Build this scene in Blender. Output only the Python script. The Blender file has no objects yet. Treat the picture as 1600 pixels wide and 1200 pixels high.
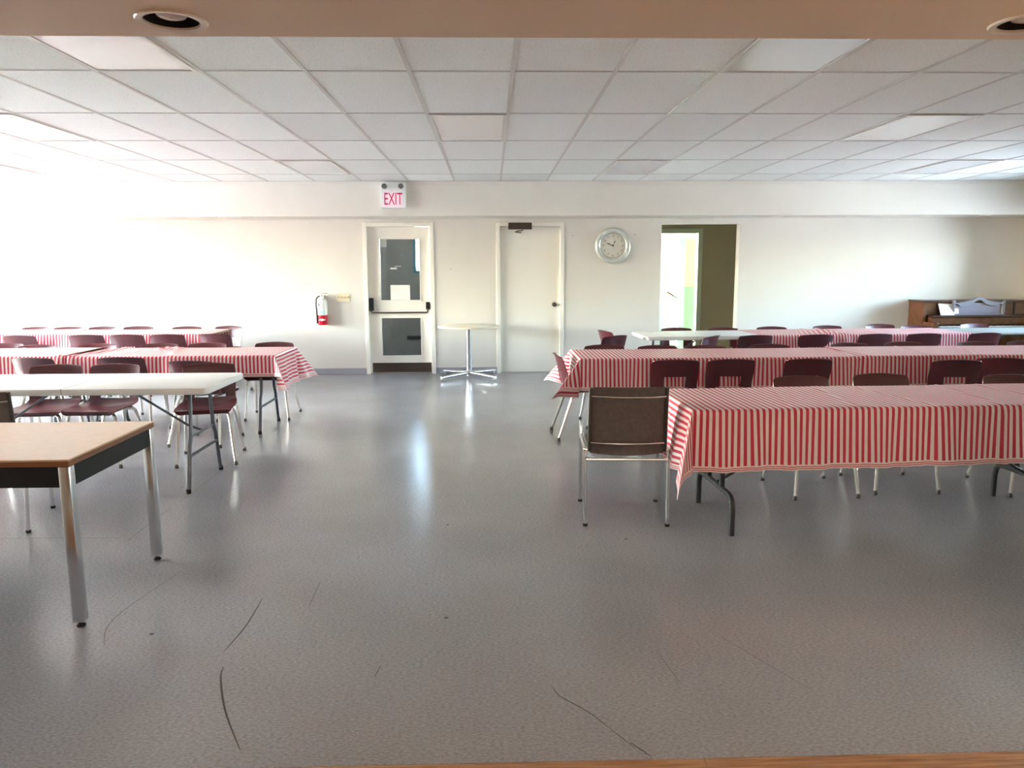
import bpy, bmesh, math, random
from mathutils import Vector, Matrix
PI = math.pi
random.seed(7)
scene = bpy.context.scene
COL = scene.collection

# ------------------------------------------------------------------ camera
HC, FPX, YAW, PITCH, ROLL = 1.45, 1180.0, .0272, .1513, -.0045
def cam_ray(x, y):
    u, v = (x - 800) / FPX, (y - 600) / FPX
    c, s = math.cos(-ROLL), math.sin(-ROLL); u, v = c*u - s*v, s*u + c*v
    c, s = math.cos(PITCH), math.sin(PITCH); Y = c - s*v; Z = -s - c*v
    c, s = math.cos(YAW), math.sin(YAW)
    return Vector((c*u + s*Y, -s*u + c*Y, Z))
fw = cam_ray(800, 600); rt = cam_ray(800 + FPX, 600) - fw; up = cam_ray(800, 600 - FPX) - fw
cam_d = bpy.data.cameras.new('camera'); cam = bpy.data.objects.new('camera', cam_d); COL.objects.link(cam)
cam_d.sensor_fit = 'HORIZONTAL'; cam_d.sensor_width = 36; cam_d.lens = FPX * 36 / 1600
cam_d.clip_start = .05; cam_d.clip_end = 300
M4 = Matrix((rt.normalized(), up.normalized(), -fw.normalized())).transposed().to_4x4()
M4.translation = Vector((0, 0, HC)); cam.matrix_world = M4
scene.camera = cam

# ------------------------------------------------------------------ world, exposure
world = bpy.data.worlds.new('sky'); scene.world = world; world.use_nodes = True
wn = world.node_tree; wn.nodes.clear()
sky = wn.nodes.new('ShaderNodeTexSky'); sky.sky_type = 'NISHITA'; sky.sun_disc = False
sky.sun_elevation = math.radians(38); sky.sun_rotation = math.radians(-80); sky.dust_density = 2.0; sky.altitude = 100
hsv = wn.nodes.new('ShaderNodeHueSaturation'); hsv.inputs['Saturation'].default_value = .9
bg = wn.nodes.new('ShaderNodeBackground'); bg.inputs['Strength'].default_value = 1.7
wo = wn.nodes.new('ShaderNodeOutputWorld')
wn.links.new(sky.outputs[0], hsv.inputs['Color']); wn.links.new(hsv.outputs[0], bg.inputs['Color'])
wn.links.new(bg.outputs[0], wo.inputs['Surface'])
vs = scene.view_settings
vs.view_transform = 'Standard'; vs.look = 'None'; vs.gamma = 1.0; vs.use_curve_mapping = False
vs.exposure = 3.22
scene.cycles.max_bounces = 10; scene.cycles.diffuse_bounces = 7; scene.cycles.transparent_max_bounces = 12
scene.cycles.use_denoising = True; scene.cycles.sample_clamp_indirect = 8.0
scene.cycles.caustics_reflective = False; scene.cycles.caustics_refractive = False

sun_d = bpy.data.lights.new('sun', 'SUN'); sun_d.energy = 16; sun_d.angle = math.radians(1.5); sun_d.color = (1, .96, .90)
sun = bpy.data.objects.new('sun', sun_d); COL.objects.link(sun)
sun.rotation_euler = Vector((.62, .34, -.52)).to_track_quat('-Z', 'Y').to_euler()

# ------------------------------------------------------------------ dimensions
CEIL = 2.5655; FAR = 10.55; SOF_Y = 10.0; SOF_Z = 2.13
XL, XR = -8.2, 7.6
BEAM0, BEAM1 = 1.98, 2.375
TX, TY, GX, GY = .5905, 1.181, .136, 4.548      # ceiling grid module and origin
TOPZ = .71                                     # table height
ROOF = 2.8

# ------------------------------------------------------------------ materials
MATS = {}
def mat(name, col, rough=.5, metal=0., spec=.5, bump=0., bscale=60., var=0., vscale=3., emit=None, estr=0., coat=0.):
    if name in MATS: return MATS[name]
    m = bpy.data.materials.new(name); m.use_nodes = True; MATS[name] = m
    nt = m.node_tree; b = nt.nodes['Principled BSDF']
    b.inputs['Base Color'].default_value = (*col, 1); b.inputs['Roughness'].default_value = rough
    b.inputs['Metallic'].default_value = metal; b.inputs['Specular IOR Level'].default_value = spec
    if coat: b.inputs['Coat Weight'].default_value = coat; b.inputs['Coat Roughness'].default_value = .12
    if emit: b.inputs['Emission Color'].default_value = (*emit, 1); b.inputs['Emission Strength'].default_value = estr
    tc = nt.nodes.new('ShaderNodeTexCoord')
    if var:
        n = nt.nodes.new('ShaderNodeTexNoise'); n.inputs['Scale'].default_value = vscale; n.inputs['Detail'].default_value = 5
        nt.links.new(tc.outputs['Object'], n.inputs['Vector'])
        r = nt.nodes.new('ShaderNodeValToRGB')
        r.color_ramp.elements[0].position = .3; r.color_ramp.elements[1].position = .7
        r.color_ramp.elements[0].color = (*[c*(1-var) for c in col], 1); r.color_ramp.elements[1].color = (*[min(1, c*(1+var)) for c in col], 1)
        nt.links.new(n.outputs['Fac'], r.inputs['Fac']); nt.links.new(r.outputs['Color'], b.inputs['Base Color'])
    if bump:
        n = nt.nodes.new('ShaderNodeTexNoise'); n.inputs['Scale'].default_value = bscale; n.inputs['Detail'].default_value = 4
        nt.links.new(tc.outputs['Object'], n.inputs['Vector'])
        bp = nt.nodes.new('ShaderNodeBump'); bp.inputs['Strength'].default_value = bump; bp.inputs['Distance'].default_value = .003
        nt.links.new(n.outputs['Fac'], bp.inputs['Height']); nt.links.new(bp.outputs['Normal'], b.inputs['Normal'])
    return m
WALL = mat('cream_paint', (.74, .705, .645), .45, bump=.15, bscale=90, var=.015)
FRAMEP = mat('white_door_paint', (.86, .83, .75), .35, var=.01)
SOFP = mat('soffit_paint', (.78, .74, .67), .55, var=.015)
BEAMP = mat('warm_lit_beam_tint', (.76, .62, .46), .55, bump=.1, var=.02)  # cream beam with the dim warm light put into its colour
TILEM = None
TEE = mat('grid_white_enamel', (.62, .60, .56), .35)
BASEB = mat('grey_vinyl_base', (.33, .33, .36), .4)
CHROME = mat('chrome', (.66, .68, .70), .2, 1.)
STEEL = mat('pale_steel', (.78, .77, .72), .25, .75)
DSTEEL = mat('grey_painted_steel', (.10, .12, .14), .35, .3)
BLACK = mat('black_plastic', (.012, .012, .013), .6, spec=.25)
BSTEEL = mat('black_painted_steel', (.03, .032, .036), .45)
GREYTOP = mat('grey_green_laminate', (.33, .36, .33), .4)
BROWNM = mat('bronze_metal', (.075, .055, .045), .4, .4)
MAROON = mat('maroon_plastic', (.085, .014, .020), .30, spec=.6, bump=.12, bscale=400, var=.08, vscale=6)
WHITEP = mat('white_plastic_top', (.86, .87, .86), .38, bump=.1, bscale=300)
TAUPE = mat('taupe_mesh_fabric', (.125, .105, .100), .85, bump=.5, bscale=500, var=.15, vscale=40)
TAUPED = mat('dark_post_enamel', (.055, .048, .042), .4)
GLIDE = mat('grey_glide', (.06, .06, .06), .4)
RED = mat('extinguisher_red', (.55, .012, .03), .25, coat=.5)
WHITE = mat('white_enamel', (.82, .83, .82), .3)
PAPER = mat('paper', (.83, .84, .80), .8)
IVORY = mat('ivory_plastic', (.80, .72, .50), .35)
OAK = mat('oak_laminate', (.62, .43, .27), .32, var=.05, vscale=30)
OAKEDGE = mat('brown_edge_band', (.20, .085, .035), .35)
MINT = mat('mint_paint', (.40, .80, .55), .5)
HALLW = mat('white_hall_paint', (.88, .90, .86), .5)
CORR = mat('shaded_corridor_tint', (.36, .31, .19), .6, bump=.1, var=.02)  # shade of the unlit corridor is put into this olive tan
VEST = mat('grey_brick_paint', (.40, .37, .34), .6, bump=.2, var=.06)
VFLOOR = mat('dark_mat', (.17, .17, .19), .6)
GROUND = mat('pale_bounce_ground', (.62, .62, .60), .9, var=.12, vscale=.7)
BRICKX = mat('roof_underlay', (.72, .71, .68), .9)
ALU = mat('aluminium', (.55, .56, .57), .35, .8)
FACE = mat('clock_face', (.72, .70, .60), .5)
INK = mat('black_ink', (.015, .014, .013), .5)
SILV = mat('silver_rim', (.66, .70, .66), .28, .35)
BLUEF = mat('blue_window_frame', (.10, .28, .36), .4)
SCUFF = mat('black_scuff', (.045, .04, .038), .6)
LAMPG = mat('frosted_bulb', (.75, .73, .70), .25)
PIANO = mat('walnut_veneer', (.13, .048, .018), .22, var=.25, vscale=14, coat=.3)
PIANOD = mat('dark_walnut', (.055, .022, .012), .3)
KEYW = mat('piano_ivory', (.80, .78, .70), .3)
WARMG = mat('warm_lamp_glass', (.9, .8, .6), .4, emit=(1., .62, .32), estr=2.)
EXITG = mat('exit_glow_panel', (.82, .70, .74), .5, emit=(1., .55, .75), estr=.04)
EXITR = mat('exit_red_letters', (.45, .003, .05), .6, emit=(1., .01, .12), estr=.012)

def glass_mat():
    m = bpy.data.materials.new('thin_glass'); m.use_nodes = True; nt = m.node_tree; nt.nodes.clear()
    o = nt.nodes.new('ShaderNodeOutputMaterial'); mx = nt.nodes.new('ShaderNodeMixShader')
    t = nt.nodes.new('ShaderNodeBsdfTransparent'); t.inputs[0].default_value = (.93, .96, .95, 1)
    g = nt.nodes.new('ShaderNodeBsdfGlossy'); g.inputs['Roughness'].default_value = .02
    fr = nt.nodes.new('ShaderNodeFresnel'); fr.inputs[0].default_value = 1.5
    nt.links.new(fr.outputs[0], mx.inputs[0]); nt.links.new(t.outputs[0], mx.inputs[1]); nt.links.new(g.outputs[0], mx.inputs[2])
    nt.links.new(mx.outputs[0], o.inputs[0]); return m
GLASS = glass_mat()

def tile_mat():
    m = mat('mineral_fibre_tile', (.80, .79, .75), .9)
    nt = m.node_tree; b = nt.nodes['Principled BSDF']; tc = nt.nodes.new('ShaderNodeTexCoord')
    v = nt.nodes.new('ShaderNodeTexNoise'); v.inputs['Scale'].default_value = 95; v.inputs['Detail'].default_value = 3
    n2 = nt.nodes.new('ShaderNodeTexNoise'); n2.inputs['Scale'].default_value = 2.2
    oi = nt.nodes.new('ShaderNodeObjectInfo')
    nt.links.new(tc.outputs['Object'], v.inputs['Vector']); nt.links.new(tc.outputs['Object'], n2.inputs['Vector'])
    r = nt.nodes.new('ShaderNodeValToRGB'); r.color_ramp.elements[0].position = .30; r.color_ramp.elements[1].position = .43
    r.color_ramp.elements[0].color = (.64, .645, .60, 1); r.color_ramp.elements[1].color = (.87, .895, .855, 1)
    nt.links.new(v.outputs['Fac'], r.inputs['Fac'])
    hs = nt.nodes.new('ShaderNodeHueSaturation')
    mr = nt.nodes.new('ShaderNodeMapRange'); mr.inputs['To Min'].default_value = .95; mr.inputs['To Max'].default_value = 1.04
    nt.links.new(oi.outputs['Random'], mr.inputs['Value']); nt.links.new(mr.outputs[0], hs.inputs['Value'])
    nt.links.new(r.outputs[0], hs.inputs['Color']); nt.links.new(hs.outputs[0], b.inputs['Base Color'])
    bp = nt.nodes.new('ShaderNodeBump'); bp.inputs['Strength'].default_value = .5; bp.inputs['Distance'].default_value = .004
    nt.links.new(v.outputs['Fac'], bp.inputs['Height']); nt.links.new(bp.outputs['Normal'], b.inputs['Normal'])
    return m
TILEM = tile_mat()

def floor_mat():
    m = mat('grey_sheet_vinyl', (.3, .3, .3), .22)
    nt = m.node_tree; b = nt.nodes['Principled BSDF']; tc = nt.nodes.new('ShaderNodeTexCoord')
    sp = nt.nodes.new('ShaderNodeTexNoise'); sp.inputs['Scale'].default_value = 120; sp.inputs['Detail'].default_value = 3; sp.inputs['Roughness'].default_value = .6
    mp = nt.nodes.new('ShaderNodeMapping'); mp.inputs['Scale'].default_value = (.6, 1.3, 1)
    nt.links.new(tc.outputs['Object'], mp.inputs['Vector']); nt.links.new(mp.outputs[0], sp.inputs['Vector'])
    r = nt.nodes.new('ShaderNodeValToRGB'); r.color_ramp.elements[0].position = .32; r.color_ramp.elements[1].position = .68
    r.color_ramp.elements[0].color = (.235, .240, .266, 1); r.color_ramp.elements[1].color = (.385, .392, .430, 1)
    nt.links.new(sp.outputs['Fac'], r.inputs['Fac'])
    big = nt.nodes.new('ShaderNodeTexNoise'); big.inputs['Scale'].default_value = 1.1; big.inputs['Detail'].default_value = 4
    nt.links.new(tc.outputs['Object'], big.inputs['Vector'])
    mx = nt.nodes.new('ShaderNodeMix'); mx.data_type = 'RGBA'; mx.blend_type = 'MULTIPLY'; mx.inputs[0].default_value = .35
    nt.links.new(r.outputs[0], mx.inputs[6]); nt.links.new(big.outputs['Fac'], mx.inputs[7])
    hs = nt.nodes.new('ShaderNodeHueSaturation'); hs.inputs['Saturation'].default_value = .9; hs.inputs['Value'].default_value = 1.15
    nt.links.new(mx.outputs[2], hs.inputs['Color']); nt.links.new(hs.outputs[0], b.inputs['Base Color'])
    rr = nt.nodes.new('ShaderNodeMapRange'); rr.inputs['From Min'].default_value = .0; rr.inputs['From Max'].default_value = 1.0
    rr.inputs['To Min'].default_value = .19; rr.inputs['To Max'].default_value = .265
    nt.links.new(big.outputs['Fac'], rr.inputs['Value']); nt.links.new(rr.outputs[0], b.inputs['Roughness'])
    bp = nt.nodes.new('ShaderNodeBump'); bp.inputs['Strength'].default_value = .06; bp.inputs['Distance'].default_value = .01
    w = nt.nodes.new('ShaderNodeTexNoise'); w.inputs['Scale'].default_value = 9
    nt.links.new(tc.outputs['Object'], w.inputs['Vector']); nt.links.new(w.outputs['Fac'], bp.inputs['Height'])
    nt.links.new(bp.outputs['Normal'], b.inputs['Normal']); return m
FLOORM = floor_mat()

def plank_mat():
    m = mat('oak_floor_board', (.4, .2, .09), .35); nt = m.node_tree; b = nt.nodes['Principled BSDF']
    tc = nt.nodes.new('ShaderNodeTexCoord'); mp = nt.nodes.new('ShaderNodeMapping'); mp.inputs['Scale'].default_value = (3, 40, 10)
    n = nt.nodes.new('ShaderNodeTexNoise'); n.inputs['Scale'].default_value = 2; n.inputs['Detail'].default_value = 6
    nt.links.new(tc.outputs['Object'], mp.inputs[0]); nt.links.new(mp.outputs[0], n.inputs['Vector'])
    r = nt.nodes.new('ShaderNodeValToRGB'); r.color_ramp.elements[0].position = .3; r.color_ramp.elements[1].position = .75
    r.color_ramp.elements[0].color = (.24, .105, .04, 1); r.color_ramp.elements[1].color = (.52, .29, .14, 1)
    nt.links.new(n.outputs['Fac'], r.inputs['Fac']); nt.links.new(r.outputs[0], b.inputs['Base Color']); return m
PLANK = plank_mat()

def diffuser_mat():
    m = mat('prismatic_acrylic', (.80, .81, .82), .16, spec=.6); nt = m.node_tree; b = nt.nodes['Principled BSDF']
    tc = nt.nodes.new('ShaderNodeTexCoord'); v = nt.nodes.new('ShaderNodeTexVoronoi'); v.inputs['Scale'].default_value = 120
    bp = nt.nodes.new('ShaderNodeBump'); bp.inputs['Strength'].default_value = .12; bp.inputs['Distance'].default_value = .002
    nt.links.new(tc.outputs['Object'], v.inputs['Vector']); nt.links.new(v.outputs['Distance'], bp.inputs['Height'])
    nt.links.new(bp.outputs['Normal'], b.inputs['Normal']); return m
DIFF = diffuser_mat()

def stripe_mat():
    m = mat('red_white_stripe_vinyl', (.8, .8, .8), .42, spec=.45); nt = m.node_tree; b = nt.nodes['Principled BSDF']
    N = lambda op, *a: _math(nt, op, *a)
    uv = nt.nodes.new('ShaderNodeAttribute'); uv.attribute_name = 'cloth'
    sep = nt.nodes.new('ShaderNodeSeparateXYZ'); nt.links.new(uv.outputs['Vector'], sep.inputs[0])
    fr = N('FRACT', N('DIVIDE', sep.outputs[0], .0335)); st = N('LESS_THAN', fr, .5)
    hem = sep.outputs[2]
    l1 = N('MULTIPLY', N('GREATER_THAN', hem, .006), N('LESS_THAN', hem, .0105))
    l2 = N('MULTIPLY', N('GREATER_THAN', hem, .016), N('LESS_THAN', hem, .0205))
    inn = N('GREATER_THAN', hem, .029)
    f = N('MAXIMUM', N('MAXIMUM', l1, l2), N('MULTIPLY', st, inn))
    mx = nt.nodes.new('ShaderNodeMix'); mx.data_type = 'RGBA'
    mx.inputs[6].default_value = (.84, .71, .70, 1); mx.inputs[7].default_value = (.56, .020, .060, 1)
    nt.links.new(f, mx.inputs[0]); nt.links.new(mx.outputs[2], b.inputs['Base Color']); return m
def _math(nt, op, *a):
    n = nt.nodes.new('ShaderNodeMath'); n.operation = op
    for i, x in enumerate(a):
        if isinstance(x, (int, float)): n.inputs[i].default_value = x
        else: nt.links.new(x, n.inputs[i])
    return n.outputs[0]
STRIPE = stripe_mat()

# ------------------------------------------------------------------ helpers
class MB:
    def __init__(s): s.v = []; s.f = []
    def add(s, vs, fs):
        o = len(s.v); s.v += [tuple(v) for v in vs]; s.f += [tuple(i + o for i in f) for f in fs]; return s
    def box(s, x0, x1, y0, y1, z0, z1):
        return s.add([(x0,y0,z0),(x1,y0,z0),(x1,y1,z0),(x0,y1,z0),(x0,y0,z1),(x1,y0,z1),(x1,y1,z1),(x0,y1,z1)],
                     [(0,3,2,1),(4,5,6,7),(0,1,5,4),(1,2,6,5),(2,3,7,6),(3,0,4,7)])
    def bbox(s, x0, x1, y0, y1, z0, z1, b=.004, seg=2):
        bm = bmesh.new(); bmesh.ops.create_cube(bm, size=1)
        for v in bm.verts: v.co = Vector(((x0+x1)/2 + v.co.x*(x1-x0), (y0+y1)/2 + v.co.y*(y1-y0), (z0+z1)/2 + v.co.z*(z1-z0)))
        bmesh.ops.bevel(bm, geom=bm.edges[:], offset=b, segments=seg, affect='EDGES', profile=.5)
        s.bm(bm); return s
    def bm(s, bm):
        bm.verts.index_update(); s.add([v.co[:] for v in bm.verts], [[v.index for v in f.verts] for f in bm.faces]); bm.free()
    def tube(s, pts, r, n=8, cap=True):
        pts = [Vector(p) for p in pts]; rs = r if isinstance(r, (list, tuple)) else [r]*len(pts)
        rings = []; prev = None
        for i, p in enumerate(pts):
            t = (pts[min(i+1, len(pts)-1)] - pts[max(i-1, 0)]).normalized()
            if prev is None:
                a = Vector((0, 0, 1)) if abs(t.z) < .9 else Vector((1, 0, 0)); u = t.cross(a).normalized()
            else: u = (prev - t*prev.dot(t)).normalized()
            prev = u; w = t.cross(u)
            rings.append([p + (u*math.cos(2*PI*k/n) + w*math.sin(2*PI*k/n))*rs[i] for k in range(n)])
        vs = [v for R in rings for v in R]
        fs = [(i*n+k, i*n+(k+1) % n, (i+1)*n+(k+1) % n, (i+1)*n+k) for i in range(len(pts)-1) for k in range(n)]
        if cap: fs += [tuple(range(n))[::-1], tuple((len(pts)-1)*n+k for k in range(n))]
        return s.add(vs, fs)
    def lathe(s, prof, n=32, c=(0, 0, 0), axis='z'):
        vs = []
        for r, z in prof:
            for k in range(n):
                a = 2*PI*k/n
                p = (r*math.cos(a), r*math.sin(a), z) if axis == 'z' else (r*math.cos(a), -z, r*math.sin(a))
                vs.append((c[0]+p[0], c[1]+p[1], c[2]+p[2]))
        fs = [(i*n+k, i*n+(k+1) % n, (i+1)*n+(k+1) % n, (i+1)*n+k) for i in range(len(prof)-1) for k in range(n)]
        if prof[0][0] > 1e-5: pass
        return s.add(vs, fs)
    def prism(s, pts2, y0, y1):      # outline in x,z extruded along y
        n = len(pts2)
        vs = [(x, y0, z) for x, z in pts2] + [(x, y1, z) for x, z in pts2]
        fs = [tuple(range(n)), tuple(range(2*n-1, n-1, -1))] + [(i, i+n, (i+1) % n + n, (i+1) % n) for i in range(n)]
        return s.add(vs, fs)
    def mesh(s, name):
        m = bpy.data.meshes.new(name); m.from_pydata(s.v, [], s.f)
        bm = bmesh.new(); bm.from_mesh(m); bmesh.ops.recalc_face_normals(bm, faces=bm.faces[:]); bm.to_mesh(m); bm.free()
        return m
    def build(s, name, material, parent=None, smooth=False):
        return obj(name, s.mesh(name), material, parent, smooth)
def obj(name, me, material, parent=None, smooth=False):
    if material: me.materials.clear(); me.materials.append(material)
    if smooth:
        me.polygons.foreach_set('use_smooth', [True]*len(me.polygons))
        if hasattr(me, 'set_sharp_from_angle'): me.set_sharp_from_angle(angle=math.radians(40))
    o = bpy.data.objects.new(name, me); COL.objects.link(o)
    if parent: o.parent = parent
    return o
def empty(name, loc=(0, 0, 0), rz=0):
    o = bpy.data.objects.new(name, None); o.empty_display_size = .1; COL.objects.link(o)
    o.location = loc; o.rotation_euler = (0, 0, rz); return o
def tag(o, label, cat, group=None):
    o['label'] = label; o['category'] = cat
    if group: o['group'] = group
    return o
def struct(o, label=None, cat=None):
    o['kind'] = 'structure'
    if label: o['label'] = label
    if cat: o['category'] = cat
    return o
def copy_tree(o, parent=None):
    c = o.copy(); COL.objects.link(c); c.parent = parent
    for ch in list(o.children): copy_tree(ch, c)
    return c
def text_mesh(txt, size, extrude=.001, sx=1.0):
    cu = bpy.data.curves.new('t', 'FONT'); cu.body = txt; cu.size = size; cu.extrude = extrude
    cu.align_x = 'CENTER'; cu.align_y = 'CENTER'; cu.resolution_u = 3
    t = bpy.data.objects.new('t', cu); COL.objects.link(t)
    dg = bpy.context.evaluated_depsgraph_get(); dg.update()
    me = bpy.data.meshes.new_from_object(t.evaluated_get(dg)); bpy.data.objects.remove(t)
    me.transform(Matrix.Rotation(PI/2, 4, 'X') @ Matrix.Scale(sx, 4, (1, 0, 0))); return me
def cut_holes(me, holes, z0, z1):
    """cut round holes (x, y, r) through a mesh between z0 and z1"""
    o = bpy.data.objects.new('tmp', me); COL.objects.link(o); mods = []
    for x, y, r in holes:
        b = MB(); b.lathe([(r, z0), (r, z1)], 40, (x, y, 0))
        n = 40; b.f += [tuple(range(n)), tuple(range(n, 2*n))]
        c = bpy.data.objects.new('cut', b.mesh('cut')); COL.objects.link(c); mods.append(c)
        md = o.modifiers.new('b', 'BOOLEAN'); md.operation = 'DIFFERENCE'; md.object = c; md.solver = 'EXACT'
    dg = bpy.context.evaluated_depsgraph_get(); dg.update()
    r = bpy.data.meshes.new_from_object(o.evaluated_get(dg))
    for c in mods: bpy.data.objects.remove(c)
    bpy.data.objects.remove(o); return r

# ------------------------------------------------------------------ shell of the hall
def wall_y(name, y0, y1, x0, x1, z1, holes, m, label):
    """wall along x, holes = (hx0,hx1,hz0,hz1)"""
    b = MB(); x = x0
    for hx0, hx1, hz0, hz1 in sorted(holes):
        if hx0 > x: b.box(x, hx0, y0, y1, 0, z1)
        if hz0 > 0: b.box(hx0, hx1, y0, y1, 0, hz0)
        if hz1 < z1: b.box(hx0, hx1, y0, y1, hz1, z1)
        x = hx1
    if x1 > x: b.box(x, x1, y0, y1, 0, z1)
    return struct(b.build(name, m), label, 'wall')
def wall_x(name, x0, x1, y0, y1, z1, holes, m, label):
    b = MB(); y = y0
    for h0, h1, hz0, hz1 in sorted(holes):
        if h0 > y: b.box(x0, x1, y, h0, 0, z1)
        if hz0 > 0: b.box(x0, x1, h0, h1, 0, hz0)
        if hz1 < z1: b.box(x0, x1, h0, h1, hz1, z1)
        y = h1
    if y1 > y: b.box(x0, x1, y, y1, 0, z1)
    return struct(b.build(name, m), label, 'wall')

D1 = (-1.745, -.780, 2.082); D2 = (.078, 1.012, 2.077); OP = (2.36, 3.45, 2.052)
FT = .15
floor = struct(MB().box(XL-.3, XR+.3, 2.05, FAR+FT, -.12, 0).build('floor', FLOORM), 'grey speckled sheet vinyl floor of the hall', 'floor')
wall_back = wall_y('wall_back', FAR, FAR+FT, XL-.3, XR+.3, ROOF,
    [(D1[0]+.012, D1[1]-.012, 0, D1[2]-.012), (D2[0]+.012, D2[1]-.012, 0, D2[2]-.012), (OP[0], OP[1], 0, OP[2])], WALL, 'cream painted end wall with two doors and an open doorway')
LWIN = [(5.7, 7.6), (8.0, 10.0)]; LZ = (.75, 2.30)
RWIN = [(7.4, 9.8)]; RZ = (.95, 1.98)
wall_left = wall_x('wall_left', XL-.3, XL, BEAM0, FAR, ROOF, [(a, b, *LZ) for a, b in LWIN], WALL, 'cream side wall with windows on the left')
wall_right = wall_x('wall_right', XR, XR+.3, BEAM0, FAR, ROOF, [(a, b, *RZ) for a, b in RWIN], WALL, 'cream side wall with windows on the right')
def window(name, xin, xout, a, b, z, portal_dir, label):
    root = struct(empty(name, ((xin+xout)/2, (a+b)/2, z[0])), label, 'window')
    xm = 0; h = z[1]-z[0]; w = (b-a)/2
    f = MB().box(-.03, .03, -w, -w+.05, 0, h).box(-.03, .03, w-.05, w, 0, h).box(-.03, .03, -w+.05, w-.05, 0, .05).box(-.03, .03, -w+.05, w-.05, h-.05, h)
    f.build('frame', ALU, root); MB().box(-.025, .025, -.02, .02, .05, h-.05).build('mullion', ALU, root)
    for s in (-1, 1):
        y0, y1 = (-w+.05, -.02) if s < 0 else (.02, w-.05)
        MB().box(-.003, .003, y0, y1, .05, h-.05).build('pane', GLASS, root)
    ld = bpy.data.lights.new(name+'_portal', 'AREA'); ld.shape = 'RECTANGLE'; ld.size = h; ld.size_y = b-a
    ld.cycles.is_portal = True
    lo = bpy.data.objects.new('window_portal', ld); COL.objects.link(lo)
    lo.location = (xout, (a+b)/2, (z[0]+z[1])/2); lo.rotation_euler = (0, -PI/2 if portal_dir > 0 else PI/2, 0)
    return root
wn_ = 1
for i, (a, b) in enumerate(LWIN):
    window('window_%d' % wn_, XL, XL-.3, a, b, LZ, 1, 'aluminium framed window in the left wall, %s' % ('nearer the viewer', 'next to the end wall')[i]); wn_ += 1
for i, (a, b) in enumerate(RWIN):
    window('window_%d' % wn_, XR, XR+.3, a, b, RZ, -1, 'aluminium framed window in the right wall near the piano'); wn_ += 1

# ceiling: slab, tees and tiles
ceiling = struct(MB().box(XL-.3, XR+.3, -2.35, FAR+FT, ROOF-.05, ROOF+.1).build('ceiling', BRICKX), 'suspended ceiling of white mineral fibre tiles', 'ceiling')
c0, c1 = math.floor((XL-GX)/TX), math.ceil((XR-GX)/TX)
FIX = {}
for k in range(c0, c1):
    if (k + 4) % 6 == 0: FIX[(k, -1)] = 1; FIX[(k, 3)] = 1
    if (k + 1) % 6 == 0: FIX[(k, 1)] = 1
tile_cache = {}
def tile_mesh(w, d):
    key = (round(w, 4), round(d, 4))
    if key not in tile_cache:
        tile_cache[key] = MB().bbox(-w/2, w/2, -d/2, d/2, 0, .015, .002, 1).mesh('tile'); tile_cache[key].materials.append(TILEM)
    return tile_cache[key]
for j in range(-2, 5):
    for k in range(c0, c1):
        if (k, j) in FIX: continue
        x0, x1 = max(XL, GX+k*TX), min(XR, GX+(k+1)*TX); y0, y1 = max(BEAM1, GY+j*TY), min(SOF_Y, GY+(j+1)*TY)
        if x1-x0 < .05 or y1-y0 < .03: continue
        t = bpy.data.objects.new('tile', tile_mesh(x1-x0-.012, y1-y0-.012)); COL.objects.link(t); t.parent = ceiling
        t.location = ((x0+x1)/2, (y0+y1)/2, CEIL+.004)
me = MB().box(-.012, .012, BEAM1, SOF_Y, 0, .003).box(-.0015, .0015, BEAM1, SOF_Y, .003, .04).mesh('main_tee'); me.materials.append(TEE)
for k in range(c0+1, c1):
    t = bpy.data.objects.new('main_tee', me); COL.objects.link(t); t.parent = ceiling; t.location = (GX+k*TX, 0, CEIL)
me = MB().box(XL, XR, -.0105, .0105, .0005, .0028).mesh('cross_tee'); me.materials.append(TEE)
for j in range(-1, 5):
    t = bpy.data.objects.new('cross_tee', me); COL.objects.link(t); t.parent = ceiling; t.location = (0, GY+j*TY, CEIL)
MB().box(XL, XR, SOF_Y-.02, SOF_Y, CEIL-.001, CEIL+.003).build('wall_angle', TEE, ceiling)

# far soffit with pot lights, near beam with pot lights
SPOTS = [(x, 10.12, .055) for x in (-3.61, -1.18, 1.50, 3.92, 6.59)]
sof = struct(obj('trim_1', cut_holes(MB().box(XL, XR, SOF_Y, FAR, SOF_Z, CEIL+.03).mesh('soffit'), SPOTS, SOF_Z-.05, SOF_Z+.12), SOFP), 'cream boxed soffit along the top of the end wall', 'soffit')
struct(MB().box(XL, XR, SOF_Y-.012, SOF_Y, CEIL-.05, CEIL-.002).build('trim_3', SOFP), 'pale ceiling trim strip along the soffit', 'trim')
BPOTS = [(-.872, 2.231, .078), (1.519, 2.221, .078)]
struct(obj('trim_2', cut_holes(MB().box(-2.6, 1.86, BEAM0, BEAM1, SOF_Z, ROOF-.05).mesh('beam'), BPOTS, SOF_Z-.05, SOF_Z+.14), BEAMP), 'beam across the near end of the hall with warm light in its colour', 'beam')
def pot(x, y, r, z, label, group):
    root = tag(empty('recessed_light', (x, y, z)), label, 'ceiling light', group)
    MB().lathe([(r*.93, .004), (r*.95, -.004), (r*1.18, -.006), (r*1.22, -.002), (r*1.22, .0)], 40).build('trim_ring', mat('pot_ring', (.72, .66, .56), .35), root, True)
    MB().lathe([(r*.93, .002), (r*.92, .03), (r*.86, .06), (r*.75, .09), (.001, .092)], 40).build('baffle', BLACK, root, True)
    MB().lathe([(.001, .002), (r*.25, .004), (r*.48, .010), (r*.62, .024), (r*.58, .045), (r*.3, .08)], 32).build('bulb', LAMPG, root, True)
pot(*BPOTS[0], SOF_Z, 'recessed pot light with black baffle at left of the tan beam', 'pot lights in the near beam')
pot(*BPOTS[1], SOF_Z, 'recessed pot light cut by the right edge of the tan beam', 'pot lights in the near beam')
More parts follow.
